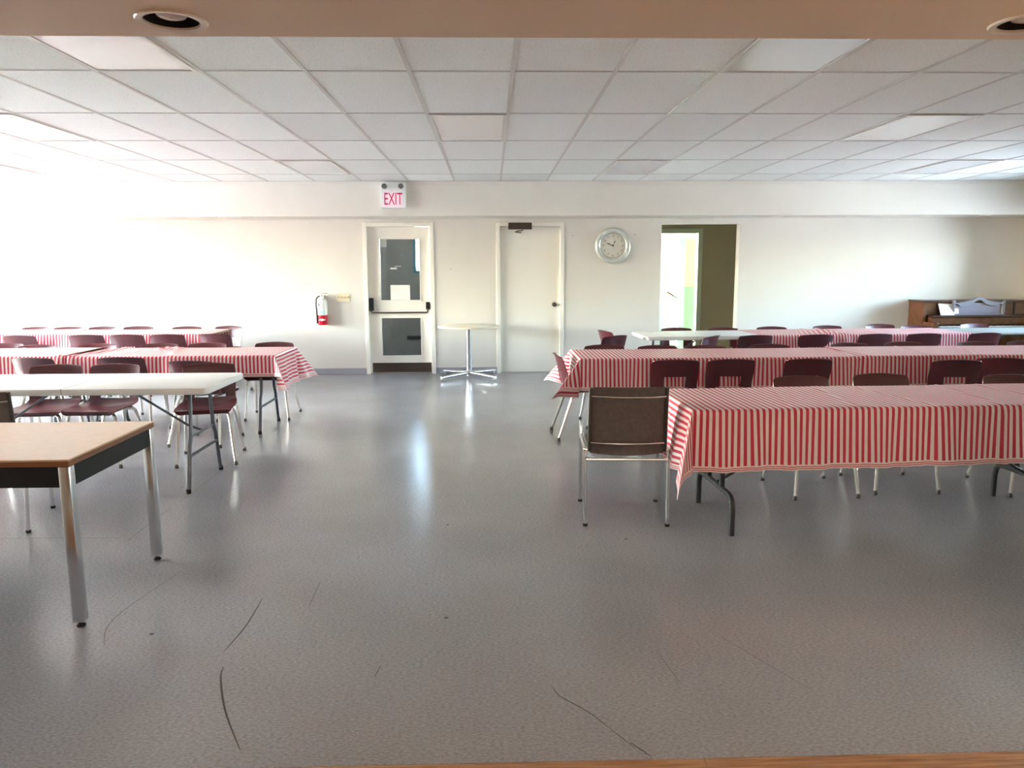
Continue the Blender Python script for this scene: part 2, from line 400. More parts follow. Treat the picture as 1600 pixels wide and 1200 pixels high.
for (x, y, r), w in zip(SPOTS, ('left of the exit sign, far left', 'under the exit sign', 'between exit sign and clock side', 'right of the open doorway', 'above the piano')):
    pot(x, y, r, SOF_Z, 'tiny recessed light in the far soffit, ' + w, 'pot lights in the far soffit')

# piers, the room the camera stands in
struct(MB().box(XL, -2.6, BEAM0, BEAM1, 0, ROOF-.05).build('wall_front_left', WALL), 'cream wall pier left of the near opening', 'wall')
struct(MB().box(1.86, XR, BEAM0, BEAM1, 0, ROOF-.05).build('wall_front_right', WALL), 'cream wall pier right of the near opening', 'wall')
KW = mat('near_room_paint', (.50, .46, .42), .6)
struct(MB().box(-3.4, -3.25, -2.2, BEAM0, 0, ROOF-.05).build('wall_near_room_left', KW), 'tan side wall of the near room', 'wall')
struct(MB().box(3.25, 3.4, -2.2, BEAM0, 0, ROOF-.05).build('wall_near_room_right', KW), 'tan right wall of the near room', 'wall')
struct(MB().box(-3.4, 3.4, -2.35, -2.2, 0, ROOF-.05).build('wall_near_room_rear', KW), 'tan rear wall behind the viewpoint', 'wall')
nf = struct(MB().box(-3.4, 3.4, -2.2, 2.05, -.12, -.012).build('floor_near_room', PLANK), 'oak board floor of the near room', 'floor')
for i in range(9):
    y1 = 2.05 - i*.085; x = -3.25 - random.random()*.6
    while x < 3.25:
        L = .7 + random.random()*.9; a, b = max(-3.25, x), min(3.25, x+L)
        if b - a > .03:
            MB().bbox(a+.0008, b-.0008, y1-.084, y1-.001, -.012, 0.0, .001, 1).build('plank', PLANK, nf)
        x += L
lampr = tag(empty('dome_light', (.62, -.9, 2.70)), 'warm glass dome light on the ceiling of the near room', 'ceiling light')
MB().lathe([(.17, .045), (.17, 0), (.16, -.04), (.12, -.08), (.06, -.1), (.001, -.105)], 32).build('glass_dome', WARMG, lampr, True)
ld = bpy.data.lights.new('dome_lamp', 'POINT'); ld.energy = 12; ld.color = (1, .80, .62); ld.shadow_soft_size = .1
lo = bpy.data.objects.new('dome_lamp', ld); COL.objects.link(lo); lo.location = (.62, -.9, 2.5)

# baseboards
bb = lambda n, a, b: struct(MB().bbox(a, b, FAR-.008, FAR, 0, .085, .003, 1).build(n, BASEB), 'grey vinyl baseboard on the end wall', 'baseboard')
bb('baseboard_back_1', XL, D1[0]); bb('baseboard_back_2', D1[1], D2[0]); bb('baseboard_back_3', D2[1], OP[0]); bb('baseboard_back_4', OP[1], XR)
struct(MB().box(XL, XL+.008, BEAM1, FAR-.008, 0, .085).build('baseboard_left', BASEB)); struct(MB().box(XR-.008, XR, BEAM1, FAR-.008, 0, .085).build('baseboard_right', BASEB))
for x, z in ((1.99, 1.91), (1.13, 1.9), (-.55, 1.45)):
    MB().lathe([(.001, .006), (.005, .005), (.006, 0)], 10, (x, FAR, z), 'y').build('nail', BROWNM, wall_back)

# floor seam and scuffs
def ribbon(pts, w, z=.0006):
    b = MB(); P = [Vector((*p, 0)) for p in pts]; n = len(P); vs = []
    for i, p in enumerate(P):
        t = (P[min(i+1, n-1)] - P[max(i-1, 0)]).normalized(); q = Vector((-t.y, t.x, 0))
        ww = w*(.35 + .65*math.sin(PI*(i+.5)/n))
        vs += [(*(p+q*ww)[:2], z), (*(p-q*ww)[:2], z)]
    b.add(vs, [(2*i, 2*i+1, 2*i+3, 2*i+2) for i in range(n-1)]); return b
def smooth_pts(pts, k=6):
    out = []; P = [Vector((*p, 0)) for p in pts]
    for i in range(len(P)-1):
        a, b, c, d = P[max(i-1, 0)], P[i], P[i+1], P[min(i+2, len(P)-1)]
        for j in range(k):
            t = j/k; q = .5*((2*b)+(c-a)*t+(2*a-5*b+4*c-d)*t*t+(3*b-a-3*c+d)*t**3); out.append((q.x, q.y))
    out.append((P[-1].x, P[-1].y)); return out
SEAM = mat('seam_dirt', (.10, .095, .085), .6)
y = 3.98
while y < 8.4:
    L = random.uniform(.3, .9); ribbon([(-1.985+random.uniform(-.004, .004), y), (-1.985+random.uniform(-.004, .004), min(8.4, y+L))], .0035).build('seam', SEAM, floor); y += L+random.uniform(.0, .15)
ribbon([(-3.4, 4.04), (-2.9, 4.045), (-2.4, 4.04), (-2.05, 4.03)], .004).build('seam', SEAM, floor)
for pts, w in (([(-1.032, 3.22), (-1.021, 2.962), (-1.038, 2.746)], .0035), ([(-1.0, 2.63), (-.982, 2.551), (-.897, 2.349), (-.778, 2.135)], .0035),
               ([(.205, 2.45), (.225, 2.394), (.311, 2.296), (.362, 2.213)], .0022), ([(.362, 2.213), (.43, 2.1)], .0015), ([(.42, 2.13), (.47, 2.06)], .0025),
               ([(-.813, 3.386), (-.803, 3.115)], .0014), ([(-.42, 2.62), (-.43, 2.54)], .0018), ([(-2.47, 4.26), (-2.36, 4.28)], .005),
               ([(-1.52, 3.55), (-1.60, 3.05), (-1.52, 2.8)], .0016), ([(.62, 2.7), (.66, 2.45)], .001), ([(.9, 2.8), (1.1, 2.4)], .001)):
    ribbon(smooth_pts(pts), w).build('scuff_mark', SCUFF, floor)
for x, y in ((-.26, 4.17), (-2.3, 4.1), (-1.38, 2.9), (.72, 3.9), (-.2, 3.0), (-2.1, 5.0)):
    MB().lathe([(.001, .0012), (.007, .0010), (.009, .0003)], 10, (x, y, 0)).build('scuff_mark', SCUFF, floor)

# ------------------------------------------------------------------ doors
def door_frame(root, x0, x1, h, yf):
    # jambs and head, drawn in world coordinates relative to root
    w = .052
    for a, b in ((x0, x0+w), (x1-w, x1)):
        MB().bbox(a, b, yf-.014, yf+FT-.005, 0, h, .003, 1).build('jamb', FRAMEP, root)
    MB().bbox(x0+w, x1-w, yf-.014, yf+FT-.005, h-w, h, .003, 1).build('head', FRAMEP, root)
def rel(b, o): b.v = [(x-o[0], y-o[1], z-o[2]) for x, y, z in b.v]; return b
d1o = ((D1[0]+D1[1])/2, FAR, 0)
door1 = struct(empty('door_1', d1o), 'white metal exit door with two glass panels and black push bar', 'door')
w2 = (D1[1]-D1[0])/2
door_frame(door1, -w2, w2, D1[2], 0)
lx0, lx1 = -w2+.054, w2-.054; YD = .055
gx0, gx1 = -1.526-d1o[0], -.985-d1o[0]
fr = MB(); y0, y1 = YD, YD+.045
fr.box(lx0, gx0, y0, y1, .01, 2.026).box(gx1, lx1, y0, y1, .01, 2.026)
for a, b in ((.01, .25), (.778, 1.026), (1.86, 2.026)): fr.box(gx0, gx1, y0, y1, a, b)
leaf = fr.build('door_leaf', FRAMEP, door1)
for a, b in ((.25, .778), (1.026, 1.86)):
    MB().box(gx0, gx1, YD+.018, YD+.024, a, b).build('pane', GLASS, door1)
    g = MB(); t = .014
    g.box(gx0-t, gx0, YD-.008, YD, a-t, b+t).box(gx1, gx1+t, YD-.008, YD, a-t, b+t).box(gx0, gx1, YD-.008, YD, a-t, a).box(gx0, gx1, YD-.008, YD, b, b+t)
    g.build('glazing_bead', FRAMEP, door1)
MB().bbox(lx0+.02, lx1-.01, YD-.004, YD, .015, .15, .002, 1).build('kick_plate', BROWNM, door1)
pb = empty('push_bar', (0, 0, 0)); pb.parent = door1
MB().bbox(lx0+.005, lx0+.062, YD-.06, YD, .88, 1.06, .008).build('end_housing', BLACK, pb); MB().bbox(lx1-.07, lx1-.02, YD-.055, YD, .895, 1.0, .008).build('end_housing', BLACK, pb)
MB().tube([(lx0+.03, YD-.05, .90), (lx0+.034, YD-.075, .865), (lx0+.05, YD-.08, .858), (lx1-.06, YD-.08, .858), (lx1-.045, YD-.075, .865), (lx1-.042, YD-.05, .91)], .011, 10).build('crossbar', BROWNM, pb, True)
MB().box(-1.395-d1o[0], -1.125-d1o[0], YD+.014, YD+.0165, 1.028, 1.235).build('notice_paper', PAPER, door1)
MB().box(-1.517-d1o[0], -1.432-d1o[0], YD+.014, YD+.0165, 1.755, 1.856).build('sticker', mat('grey_sticker', (.5, .52, .50), .7), door1)
MB().box(-1.39-d1o[0], -1.30-d1o[0], YD+.014, YD+.0165, 1.452, 1.472).build('small_tag', PAPER, door1)
MB().box(-1.33-d1o[0], -1.24-d1o[0], YD+.014, YD+.0165, 1.485, 1.50).build('small_tag', mat('grey_sticker', (.5, .52, .5), .7), door1)

d2o = ((D2[0]+D2[1])/2, FAR, 0)
door2 = struct(empty('door_2', d2o), 'plain white flush door with closer and round knob', 'door')
w2 = (D2[1]-D2[0])/2
door_frame(door2, -w2, w2, D2[2], 0)
MB().bbox(-w2+.054, w2-.054, .03, .072, .008, D2[2]-.055, .002, 1).build('door_leaf', FRAMEP, door2)
kn = MB().lathe([(.001, .062), (.018, .060), (.027, .048), (.026, .036), (.012, .028), (.011, .008), (.03, .006), (.032, 0)], 24, (.884-d2o[0], .03, .955), 'y').build('knob', BROWNM, door2, True)
cl = MB().bbox(.245-d2o[0], .565-d2o[0], -.075, -.014, 1.982, 2.072, .006).build('closer_body', BROWNM, door2)
MB().tube([(.44-d2o[0], -.05, 1.982), (.44-d2o[0], -.05, 1.965), (.36-d2o[0], -.10, 1.958), (.34-d2o[0], -.03, 1.95), (.42-d2o[0], .03, 1.94)], .007, 8).build('closer_arm', BROWNM, cl, True)
struct(MB().box(D2[0]+.055, D2[1]-.055, FAR-.002, FAR+.03, 0, .006).build('trim_4', ALU), 'metal threshold under the plain door', 'threshold')

# ------------------------------------------------------------------ rooms behind the end wall
YB = FAR+FT
struct(MB().box(-3.0, 5.2, YB, 15.0, -.12, 0).build('floor_rear', VFLOOR), 'dark floor of the rooms behind the end wall', 'floor')
# vestibule behind the glass door
wall_x('wall_vestibule_left', -2.55, -2.4, YB, 12.6, ROOF-.05, [], VEST, 'grey side wall of the entry vestibule')
wall_x('wall_vestibule_right', -.42, -.27, YB, 12.6, ROOF-.05, [], VEST, 'grey right wall of the entry vestibule')
VW = (-1.27, -.50, 1.385, 2.40)
wall_y('wall_vestibule_rear', 12.6, 12.75, -2.55, -.27, ROOF-.05, [VW], VEST, 'grey rear wall of the vestibule with a small window')
vwn = struct(empty('window_%d' % wn_, ((VW[0]+VW[1])/2, 12.68, VW[2])), 'small blue framed window seen through the glass door', 'window'); wn_ += 1
hw, hh = (VW[1]-VW[0])/2, VW[3]-VW[2]
MB().box(-hw, -hw+.045, -.1, .05, 0, hh).box(hw-.045, hw, -.1, .05, 0, hh).box(-hw+.045, hw-.045, -.1, .05, 0, .045).box(-hw+.045, hw-.045, -.1, .05, hh-.045, hh).build('frame', BLUEF, vwn)
MB().box(-hw+.045, hw-.045, -.003, .003, .045, hh-.045).build('pane', GLASS, vwn)
htr = tag(empty('wall_heater', (-1.0, 12.6, .30)), 'slim dark wall heater seen through the lower glass of the exit door', 'heater')
MB().bbox(-.4, .55, -.05, 0, 0, .06, .01).build('casing', mat('heater_enamel', (.05, .05, .05), .5), htr); MB().bbox(-.38, .53, -.056, -.05, .02, .032, .002, 1).build('grille_slot', BLACK, htr)
struct(MB().box(-.27, 1.55, YB, YB+.06, 0, ROOF-.05).build('wall_leak_block', VEST), 'unseen plate behind the plain door, added to stop light leaks', 'wall')  # added plate, blocks daylight leaking round the door leaf
# corridor and stair hall behind the open doorway
wall_x('wall_corridor_left', 1.55, 1.7, YB, 14.9, ROOF-.05, [(12.2, 14.1, .4, 2.5)], HALLW, 'pale wall of the stair hall with a tall window')
wall_x('wall_corridor_right', 4.9, 5.05, YB, 14.9, ROOF-.05, [], CORR, 'end wall of the corridor with shade in its colour')
HD = (2.35, 3.29, 0, 2.035)
wall_y('wall_corridor_rear', 11.9, 12.0, 1.7, 4.9, ROOF-.05, [HD], CORR, 'corridor wall with shade in its colour, seen through the open doorway')
HFR = mat('sage_frame_paint', (.50, .58, .42), .4)
hd = struct(empty('door_3', ((HD[0]+HD[1])/2, 11.9, 0)), 'sage painted door frame into the bright stair hall', 'door')
hw = (HD[1]-HD[0])/2
for a, b in ((-hw, -hw+.05), (hw-.05, hw)): MB().bbox(a-.02 if a < 0 else a, b if a < 0 else b+.02, -.012, .112, 0, 2.055, .003, 1).build('jamb', HFR, hd)
MB().bbox(-hw+.05, hw-.05, -.012, .112, 1.99, 2.055, .003, 1).build('head', HFR, hd)
wall_y('wall_hall_rear', 14.2, 14.35, 1.7, 4.9, ROOF-.05, [], HALLW, 'white wall at the back of the stair hall')
struct(MB().box(3.49, 3.59, 14.02, 14.2, 0, 2.0).build('trim_5', MINT), 'mint green corner post in the stair hall', 'post')
struct(MB().box(3.59, 4.9, 14.1, 14.2, 0, 1.1).build('wall_hall_dado', MINT), 'mint lower wall in the stair hall', 'wall')
struct(MB().box(1.7, 3.25, 14.15, 14.2, 0, 1.1).build('wall_hall_dado_2', MINT), 'mint lower wall left of the stair rail', 'wall')
hr = tag(empty('handrail', (3.4, 14.1, .9)), 'thin sloping stair handrail seen through the open doorway', 'handrail')
MB().tube([(-.11, 0, .11), (.06, 0, .01), (.10, 0, .01)], .012, 8).build('rail', PIANO, hr, True); MB().tube([(0, .0, .045), (0, .03, .03), (0, .1, .03)], .008, 6).build('bracket', BROWNM, hr)
hall_win = struct(empty('window_%d' % wn_, (1.62, 13.15, .4)), 'tall window lighting the stair hall', 'window'); wn_ += 1
MB().box(-.03, .03, -.95, -.90, 0, 2.1).box(-.03, .03, .90, .95, 0, 2.1).box(-.03, .03, -.9, .9, 0, .05).box(-.03, .03, -.9, .9, 2.05, 2.1).build('frame', ALU, hall_win)
MB().box(-.003, .003, -.9, .9, .05, 2.05).build('pane', GLASS, hall_win)
def portal(loc, rot, sx, sy):
    ld = bpy.data.lights.new('portal', 'AREA'); ld.shape = 'RECTANGLE'; ld.size = sx; ld.size_y = sy; ld.cycles.is_portal = True
    o = bpy.data.objects.new('window_portal', ld); COL.objects.link(o); o.location = loc; o.rotation_euler = rot
portal((1.52, 13.15, 1.45), (0, -PI/2, 0), 2.1, 1.9)
portal(((VW[0]+VW[1])/2, 12.78, (VW[2]+VW[3])/2), (-PI/2, 0, 0), VW[1]-VW[0], VW[3]-VW[2])
struct(MB().box(-2.55, -.27, YB, 12.75, ROOF-.05, ROOF+.05).build('ceiling_vestibule', BRICKX), 'ceiling of the vestibule', 'ceiling')
struct(MB().box(1.55, 5.05, YB, 14.9, ROOF-.05, ROOF+.05).build('ceiling_hall', BRICKX), 'ceiling of the corridor and stair hall', 'ceiling')
# unseen ground outside, kept pale to bounce daylight up to the ceiling
struct(MB().box(-70, XL-.3, -60, 70, -.35, -.15).box(XR+.3, 70, -60, 70, -.35, -.15).box(XL-.3, XR+.3, 15, 70, -.35, -.15).build('ground', GROUND), 'unseen pale ground outside that bounces daylight to the ceiling', 'ground')

# ------------------------------------------------------------------ ceiling lights
def make_fix():
    root = empty('ceiling_light'); f = MB(); w, d, t = TX/2-.012, TY/2-.012, .022
    f.box(-w, -w+t, -d, d, -.006, .01).box(w-t, w, -d, d, -.006, .01).box(-w+t, w-t, -d, -d+t, -.006, .01).box(-w+t, w-t, d-t, d, -.006, .01)
    f.build('frame', TEE, root)
    MB().bbox(-w+t, w-t, -d+t, d-t, -.002, .006, .0015, 1).build('diffuser', DIFF, root); return root
fx0 = make_fix(); first = True
FNAMES = {(-4, -1): 'near the beam at upper left', (2, -1): 'near the beam at upper right', (-1, 1): 'in the middle of the ceiling', (5, 1): 'in the right half, second row',
          (-4, 3): 'far left in front of the soffit', (2, 3): 'far row above the wall clock', (8, 3): 'far row above the piano side', (11, 1): 'second row by the right wall', (8, -1): 'first row by the right wall', (-10, -1): 'first row by the left wall', (-7, 1): 'second row by the left windows', (-10, 3): 'far row by the left windows', (-13, 1): 'at the left wall'}
for (k, j) in sorted(FIX):
    xc, yc = GX+(k+.5)*TX, GY+(j+.5)*TY
    if xc-TX/2 < XL or xc+TX/2 > XR: continue
    o = fx0 if first else copy_tree(fx0); first = False
    o.location = (xc, yc, CEIL); tag(o, 'unlit fluorescent ceiling panel ' + FNAMES.get((k, j), 'in the ceiling grid'), 'ceiling light', 'fluorescent ceiling panels')

# ------------------------------------------------------------------ maroon stacking chair
def shell_profile():
    # (y, z, half width, side curl forward, side curl up)
    return [(.222, .398, .165, 0, 0), (.226, .412, .188, 0, .0), (.215, .425, .200, 0, .002), (.17, .430, .207, 0, .006), (.09, .424, .210, 0, .013), (.0, .418, .208, 0, .018),
            (-.08, .418, .203, .0, .022), (-.135, .424, .198, .012, .022), (-.165, .438, .194, .022, .018), (-.183, .462, .190, .03, .01), (-.192, .490, .188, .036, .004),
            (-.199, .525, .190, .04, 0), (-.206, .560, .193, .042, 0), (-.212, .588, .195, .042, 0), (-.220, .630, .196, .04, 0), (-.228, .670, .195, .037, 0), (-.236, .705, .194, .034, 0), (-.242, .727, .191, .032, 0), (-.247, .738, .184, .029, 0), (-.256, .742, .176, .026, 0), (-.264, .738, .168, .024, 0)]
def make_chair():
    root = empty('stacking_chair')
    P = shell_profile(); us = [-1, -.9, -.75, -.6, -.45, -.25, 0, .25, .45, .6, .75, .9, 1]
    def surf(i0, i1, hole):
        bm = bmesh.new(); V = {}
        for i in range(i0, i1+1):
            y, z, w, cf, cu = P[i]
            for j, u in enumerate(us):
                zz = z + cu*u*u - (.012*u*u if i >= 14 else 0) - (.015 if i >= 17 else max(0, i-9)*.0018)
                V[i, j] = bm.verts.new((u*w, y + cf*abs(u)**2.4, zz))
        for i in range(i0, i1):
            for j in range(len(us)-1):
                um = (us[j]+us[j+1])/2
                if hole and ((10 <= i < 13 and abs(um) < .45) or (i == 9 and abs(um) < .6) ): continue
                bm.faces.new((V[i, j], V[i, j+1], V[i+1, j+1], V[i+1, j]))
        bmesh.ops.recalc_face_normals(bm, faces=bm.faces[:])
        bmesh.ops.solidify(bm, geom=bm.faces[:], thickness=.006)
        b = MB(); b.bm(bm); return b
    surf(0, 9, False).build('seat', MAROON, root, True); surf(9, 20, True).build('backrest', MAROON, root, True)
    for sx in (-1, 1):
        MB().tube([(sx*.13, .15, .402), (sx*.155, .165, .398), (sx*.172, .172, .38), (sx*.180, .178, .34), (sx*.197, .198, .13), (sx*.208, .212, .02)], [.011, .0125, .0125, .0125, .0115, .0105], 8).build('leg', STEEL, root, True)
        MB().tube([(sx*.13, -.10, .402), (sx*.155, -.115, .398), (sx*.172, -.125, .38), (sx*.182, -.135, .34), (sx*.205, -.205, .13), (sx*.220, -.245, .02)], [.011, .0125, .0125, .0125, .0115, .0105], 8).build('leg', STEEL, root, True)
        MB().tube([(sx*.13, -.13, .403), (sx*.13, .17, .403)], .010, 8).build('seat_rail', STEEL, root, True)
    for lg in [c for c in root.children if c.name.startswith('leg')]:
        p = Vector(lg.data.vertices[-1].co); q = (p.x, p.y)
        sx = 1 if p.x > 0 else -1; cy = .2125 if p.y > 0 else -.247; cx = sx*(.2085 if p.y > 0 else .221)
        MB().lathe([(.001, 0), (.013, 0), (.015, .006), (.013, .018), (.0115, .03)], 12, (cx, cy, 0)).build('glide', GLIDE, lg, True)
    MB().tube([(-.172, -.125, .385), (.172, -.125, .385)], .008, 8).build('crossbar', STEEL, root, True)
    return root
chair0 = make_chair(); chair_used = [False]
ORD = ['nearest the aisle', 'second from the aisle', 'third from the aisle', 'fourth from the aisle', 'fifth from the aisle', 'sixth from the aisle', 'seventh from the aisle', 'eighth from the aisle']
def place_chair(bx, by, rz, label, group):
    """bx, by = where the top of the backrest stands; rz = 0 faces away from the camera"""
    o = copy_tree(chair0) if chair_used[0] else chair0; chair_used[0] = True
    d = Vector((0, .25, 0)); d.rotate(Matrix.Rotation(rz, 3, 'Z'))
    o.location = (bx + d.x, by + d.y, 0); o.rotation_euler = (0, 0, rz)
    return tag(o, label, 'chair', group)
def row(lst, where, base, y_fix=None):
    for i, (x, y, dr) in enumerate(lst):
        place_chair(x, y, base + math.radians(dr), 'maroon chair %s on the %s' % (ORD[i], where), 'maroon chairs on the ' + where)
NEAR, FARS = 0, PI
row([(-2.23, 6.0, 12), (-2.95, 6.0, -2), (-3.40, 5.98, 4)], 'far side of the bare white left table', FARS)
row([(-2.46, 6.16, -6), (-3.16, 6.46, 2), (-3.91, 6.46, -8)], 'near side of the middle left striped table', NEAR)
row([(-2.20, 7.73, 2), (-2.86, 7.70, 0), (-3.33, 7.66, 3), (-3.95, 7.70, -3), (-4.50, 7.62, 0), (-4.95, 7.82, 3)], 'far side of the middle left striped table', FARS)
row([(-3.21, 8.79, -8), (-3.74, 8.78, 3), (-4.21, 8.79, 0), (-4.67, 8.79, 3), (-5.42, 8.77, -4)], 'near side of the farthest left striped table', NEAR)
row([(-3.43, 10.03, -12), (-3.96, 9.98, 0), (-4.63, 10.08, 2), (-5.07, 10.05, -3), (-5.52, 10.06, 2), (-5.94, 10.08, 0), (-6.48, 10.06, 0)], 'far side of the farthest left striped table', FARS)
row([(2.08, 5.02, 4), (2.67, 5.10, 0), (3.52, 5.0, -3)], 'far side of the nearest right table', FARS)
row([(1.485, 5.97, 0), (1.94, 5.98, 0), (2.57, 5.97, 0), (3.70, 5.83, -5), (4.13, 5.93, -18)], 'near side of the middle right striped table', NEAR)
row([(1.08, 7.21, 0), (1.57, 7.12, 3), (2.03, 7.09, -4), (2.66, 7.17, 0), (3.46, 7.22, 4), (4.04, 7.30, 0), (4.73, 7.26, 2), (5.25, 7.28, -3)], 'far side of the middle right striped table', FARS)
row([(2.42, 8.10, 48), (2.90, 8.14, 5), (3.58, 8.17, 2), (4.26, 8.20, 4), (4.82, 8.22, 0), (5.53, 8.25, 6)], 'near side of the farthest right table row', NEAR)
row([(2.27, 9.24, 2), (2.84, 9.22, 4), (3.48, 9.32, 2), (4.23, 9.44, 5), (5.0, 9.62, 2), (5.36, 9.42, -1), (6.22, 9.6, 4)], 'far side of the farthest right table row', FARS)
place_chair(.55, 6.49, -PI/2+.06, 'maroon chair turned sideways at the aisle end of the middle right striped table', 'maroon chairs at table ends')
place_chair(1.32, 8.92, -PI/2+.30, 'maroon chair at the aisle end of the far bare white table', 'maroon chairs at table ends')
place_chair(1.38, 8.22, math.radians(38), 'maroon chair turned askew in front of the far bare white table corner', 'maroon chairs at table ends')

# ------------------------------------------------------------------ folding tables
def folding_table(name, cx, cy, rz, L, W, style, topm, label, group, h=TOPZ, inset=.19, seam=False, braces=True):
    root = tag(empty(name, (cx, cy, 0), rz), label, 'table', group); t = .042 if topm is WHITEP else .022
    b = MB()
    bm = bmesh.new(); bmesh.ops.create_cube(bm, size=1)
    for v in bm.verts: v.co = Vector((v.co.x*L, v.co.y*W, h - t/2 + v.co.z*t))
    vert = [e for e in bm.edges if abs(e.verts[0].co.z - e.verts[1].co.z) > t*.5]
    bmesh.ops.bevel(bm, geom=vert, offset=.05, segments=5, affect='EDGES', profile=.5)
    rim = [e for e in bm.edges if e.calc_face_angle(0) > 1.2 and abs(e.verts[0].co.z - e.verts[1].co.z) < .001]
    bmesh.ops.bevel(bm, geom=rim, offset=.006, segments=2, affect='EDGES', profile=.5)
    b.bm(bm); top = b.build('table_top', topm, root, True)
    if seam:
        MB().box(-.0015, .0015, -W/2-.0006, W/2+.0006, h-t+.002, h+.0006).build('fold_seam', GLIDE, top)
    zt = h - t
    for s in (-1, 1):
        x = s*(L/2 - inset)
        if style == 'kink':
            for sy in (-1, 1):
                lg = MB().tube([(x, sy*.17, zt), (x, sy*.175, zt-.06), (x, sy*.20, .36), (x, sy*.235, .30), (x+s*.0, sy*.285, .06), (x, sy*.30, .012)], .0135, 8).build('leg', DSTEEL, root, True)
                MB().lathe([(.001, 0), (.015, 0), (.016, .02), (.0145, .03)], 12, (x, sy*.301, 0)).build('foot_cap', BLACK, lg)
            MB().tube([(x, -.245, .235), (x, .245, .235)], .011, 8).build('cross_bar', DSTEEL, root, True)
            MB().tube([(x, -.17, zt-.012), (x, .17, zt-.012)], .012, 8).build('pivot_bar', DSTEEL, root, True)
            if braces: MB().tube([(x, 0, .36), (x-s*.10, 0, .40), (x - s*.50, 0, zt-.005)], .0085, 8).build('brace', DSTEEL, root, True)
            if braces: MB().tube([(x, -.2, .36), (x, .2, .36)], .009, 8).build('cross_bar', DSTEEL, root, True)
        else:
            for sy in (-1, 1):
                MB().tube([(x, sy*.115, zt), (x, sy*.115, .21)], .016, 10).build('leg', BSTEEL, root, True)
            ft = MB().tube([(x, -.295, .0), (x, -.295, .14), (x, -.285, .185), (x, -.262, .207), (x, -.23, .213), (x, .23, .213), (x, .262, .207), (x, .285, .185), (x, .295, .14), (x, .295, .0)], .0165, 10).build('foot_frame', BSTEEL, root, True)
            MB().tube([(x, -.13, zt-.012), (x, .13, zt-.012)], .013, 8).build('pivot_bar', BSTEEL, root, True)
            if braces: MB().tube([(x, 0, .213), (x - s*.12, 0, .28), (x - s*.62, 0, zt-.004)], .009, 8).build('brace', BSTEEL, root, True)
    return root
PLY = mat('brown_laminate_board', (.30, .19, .11), .4)
TR = math.radians
folding_table('folding_table', -2.72, 5.155, 0, 1.83, .74, 'kink', WHITEP, 'bare white folding table with centre seam behind the wooden desk at left', 'bare white folding tables', seam=True)
folding_table('folding_table', -4.57, 5.155, 0, 1.83, .74, 'kink', WHITEP, 'bare white folding table at the left edge, end to end with its neighbour', 'bare white folding tables', seam=True)
LT = 'tables under striped cloths at left'; RTG = 'tables under striped cloths at right'
folding_table('folding_table', -2.79, 6.96, 0, 1.78, .70, 'kink', PLY, 'folding table under the aisle-side striped cloth of the middle left row', LT, inset=.17, braces=False)
folding_table('folding_table', -4.60, 6.96, 0, 1.78, .70, 'kink', PLY, 'folding table under the outer striped cloth of the middle left row', LT, inset=.17, braces=False)
folding_table('folding_table', -4.20, 9.30, 0, 1.80, .72, 'kink', PLY, 'folding table under the aisle-side cloth of the farthest left row', LT, braces=False)
folding_table('folding_table', -5.99, 9.30, 0, 1.76, .72, 'kink', PLY, 'folding table under the outer cloth of the farthest left row', LT, braces=False)
R1C, R1R = (2.255, 4.262), TR(2.0)
folding_table('folding_table', *R1C, R1R, 2.42, .70, 'wish', PLY, 'folding table with black legs under the nearest right striped cloth', RTG, inset=.25)
folding_table('folding_table', 1.92, 6.53, 0, 2.36, .71, 'wish', PLY, 'folding table under the aisle-side cloth of the middle right row', RTG, inset=.3, braces=False)
folding_table('folding_table', 4.29, 6.53, 0, 2.36, .71, 'wish', PLY, 'folding table under the outer cloth of the middle right row', RTG, inset=.3, braces=False)
R3R = TR(2.4)
def r3(t): return (1.69 + t*math.cos(R3R) - .37*math.sin(R3R), 8.185 + t*math.sin(R3R) + .37*math.cos(R3R), R3R)
folding_table('folding_table', *r3(.915), 1.83, .74, 'kink', WHITEP, 'bare white folding table in front of the open doorway', 'bare white folding tables', inset=.22)
folding_table('folding_table', *r3(2.755), 1.83, .74, 'kink', PLY, 'folding table under the cloth of the farthest right row', RTG, braces=False)
folding_table('folding_table', *r3(4.595), 1.83, .74, 'kink', GREYTOP, 'bare grey folding table in front of the piano at the right edge', None, inset=.25)

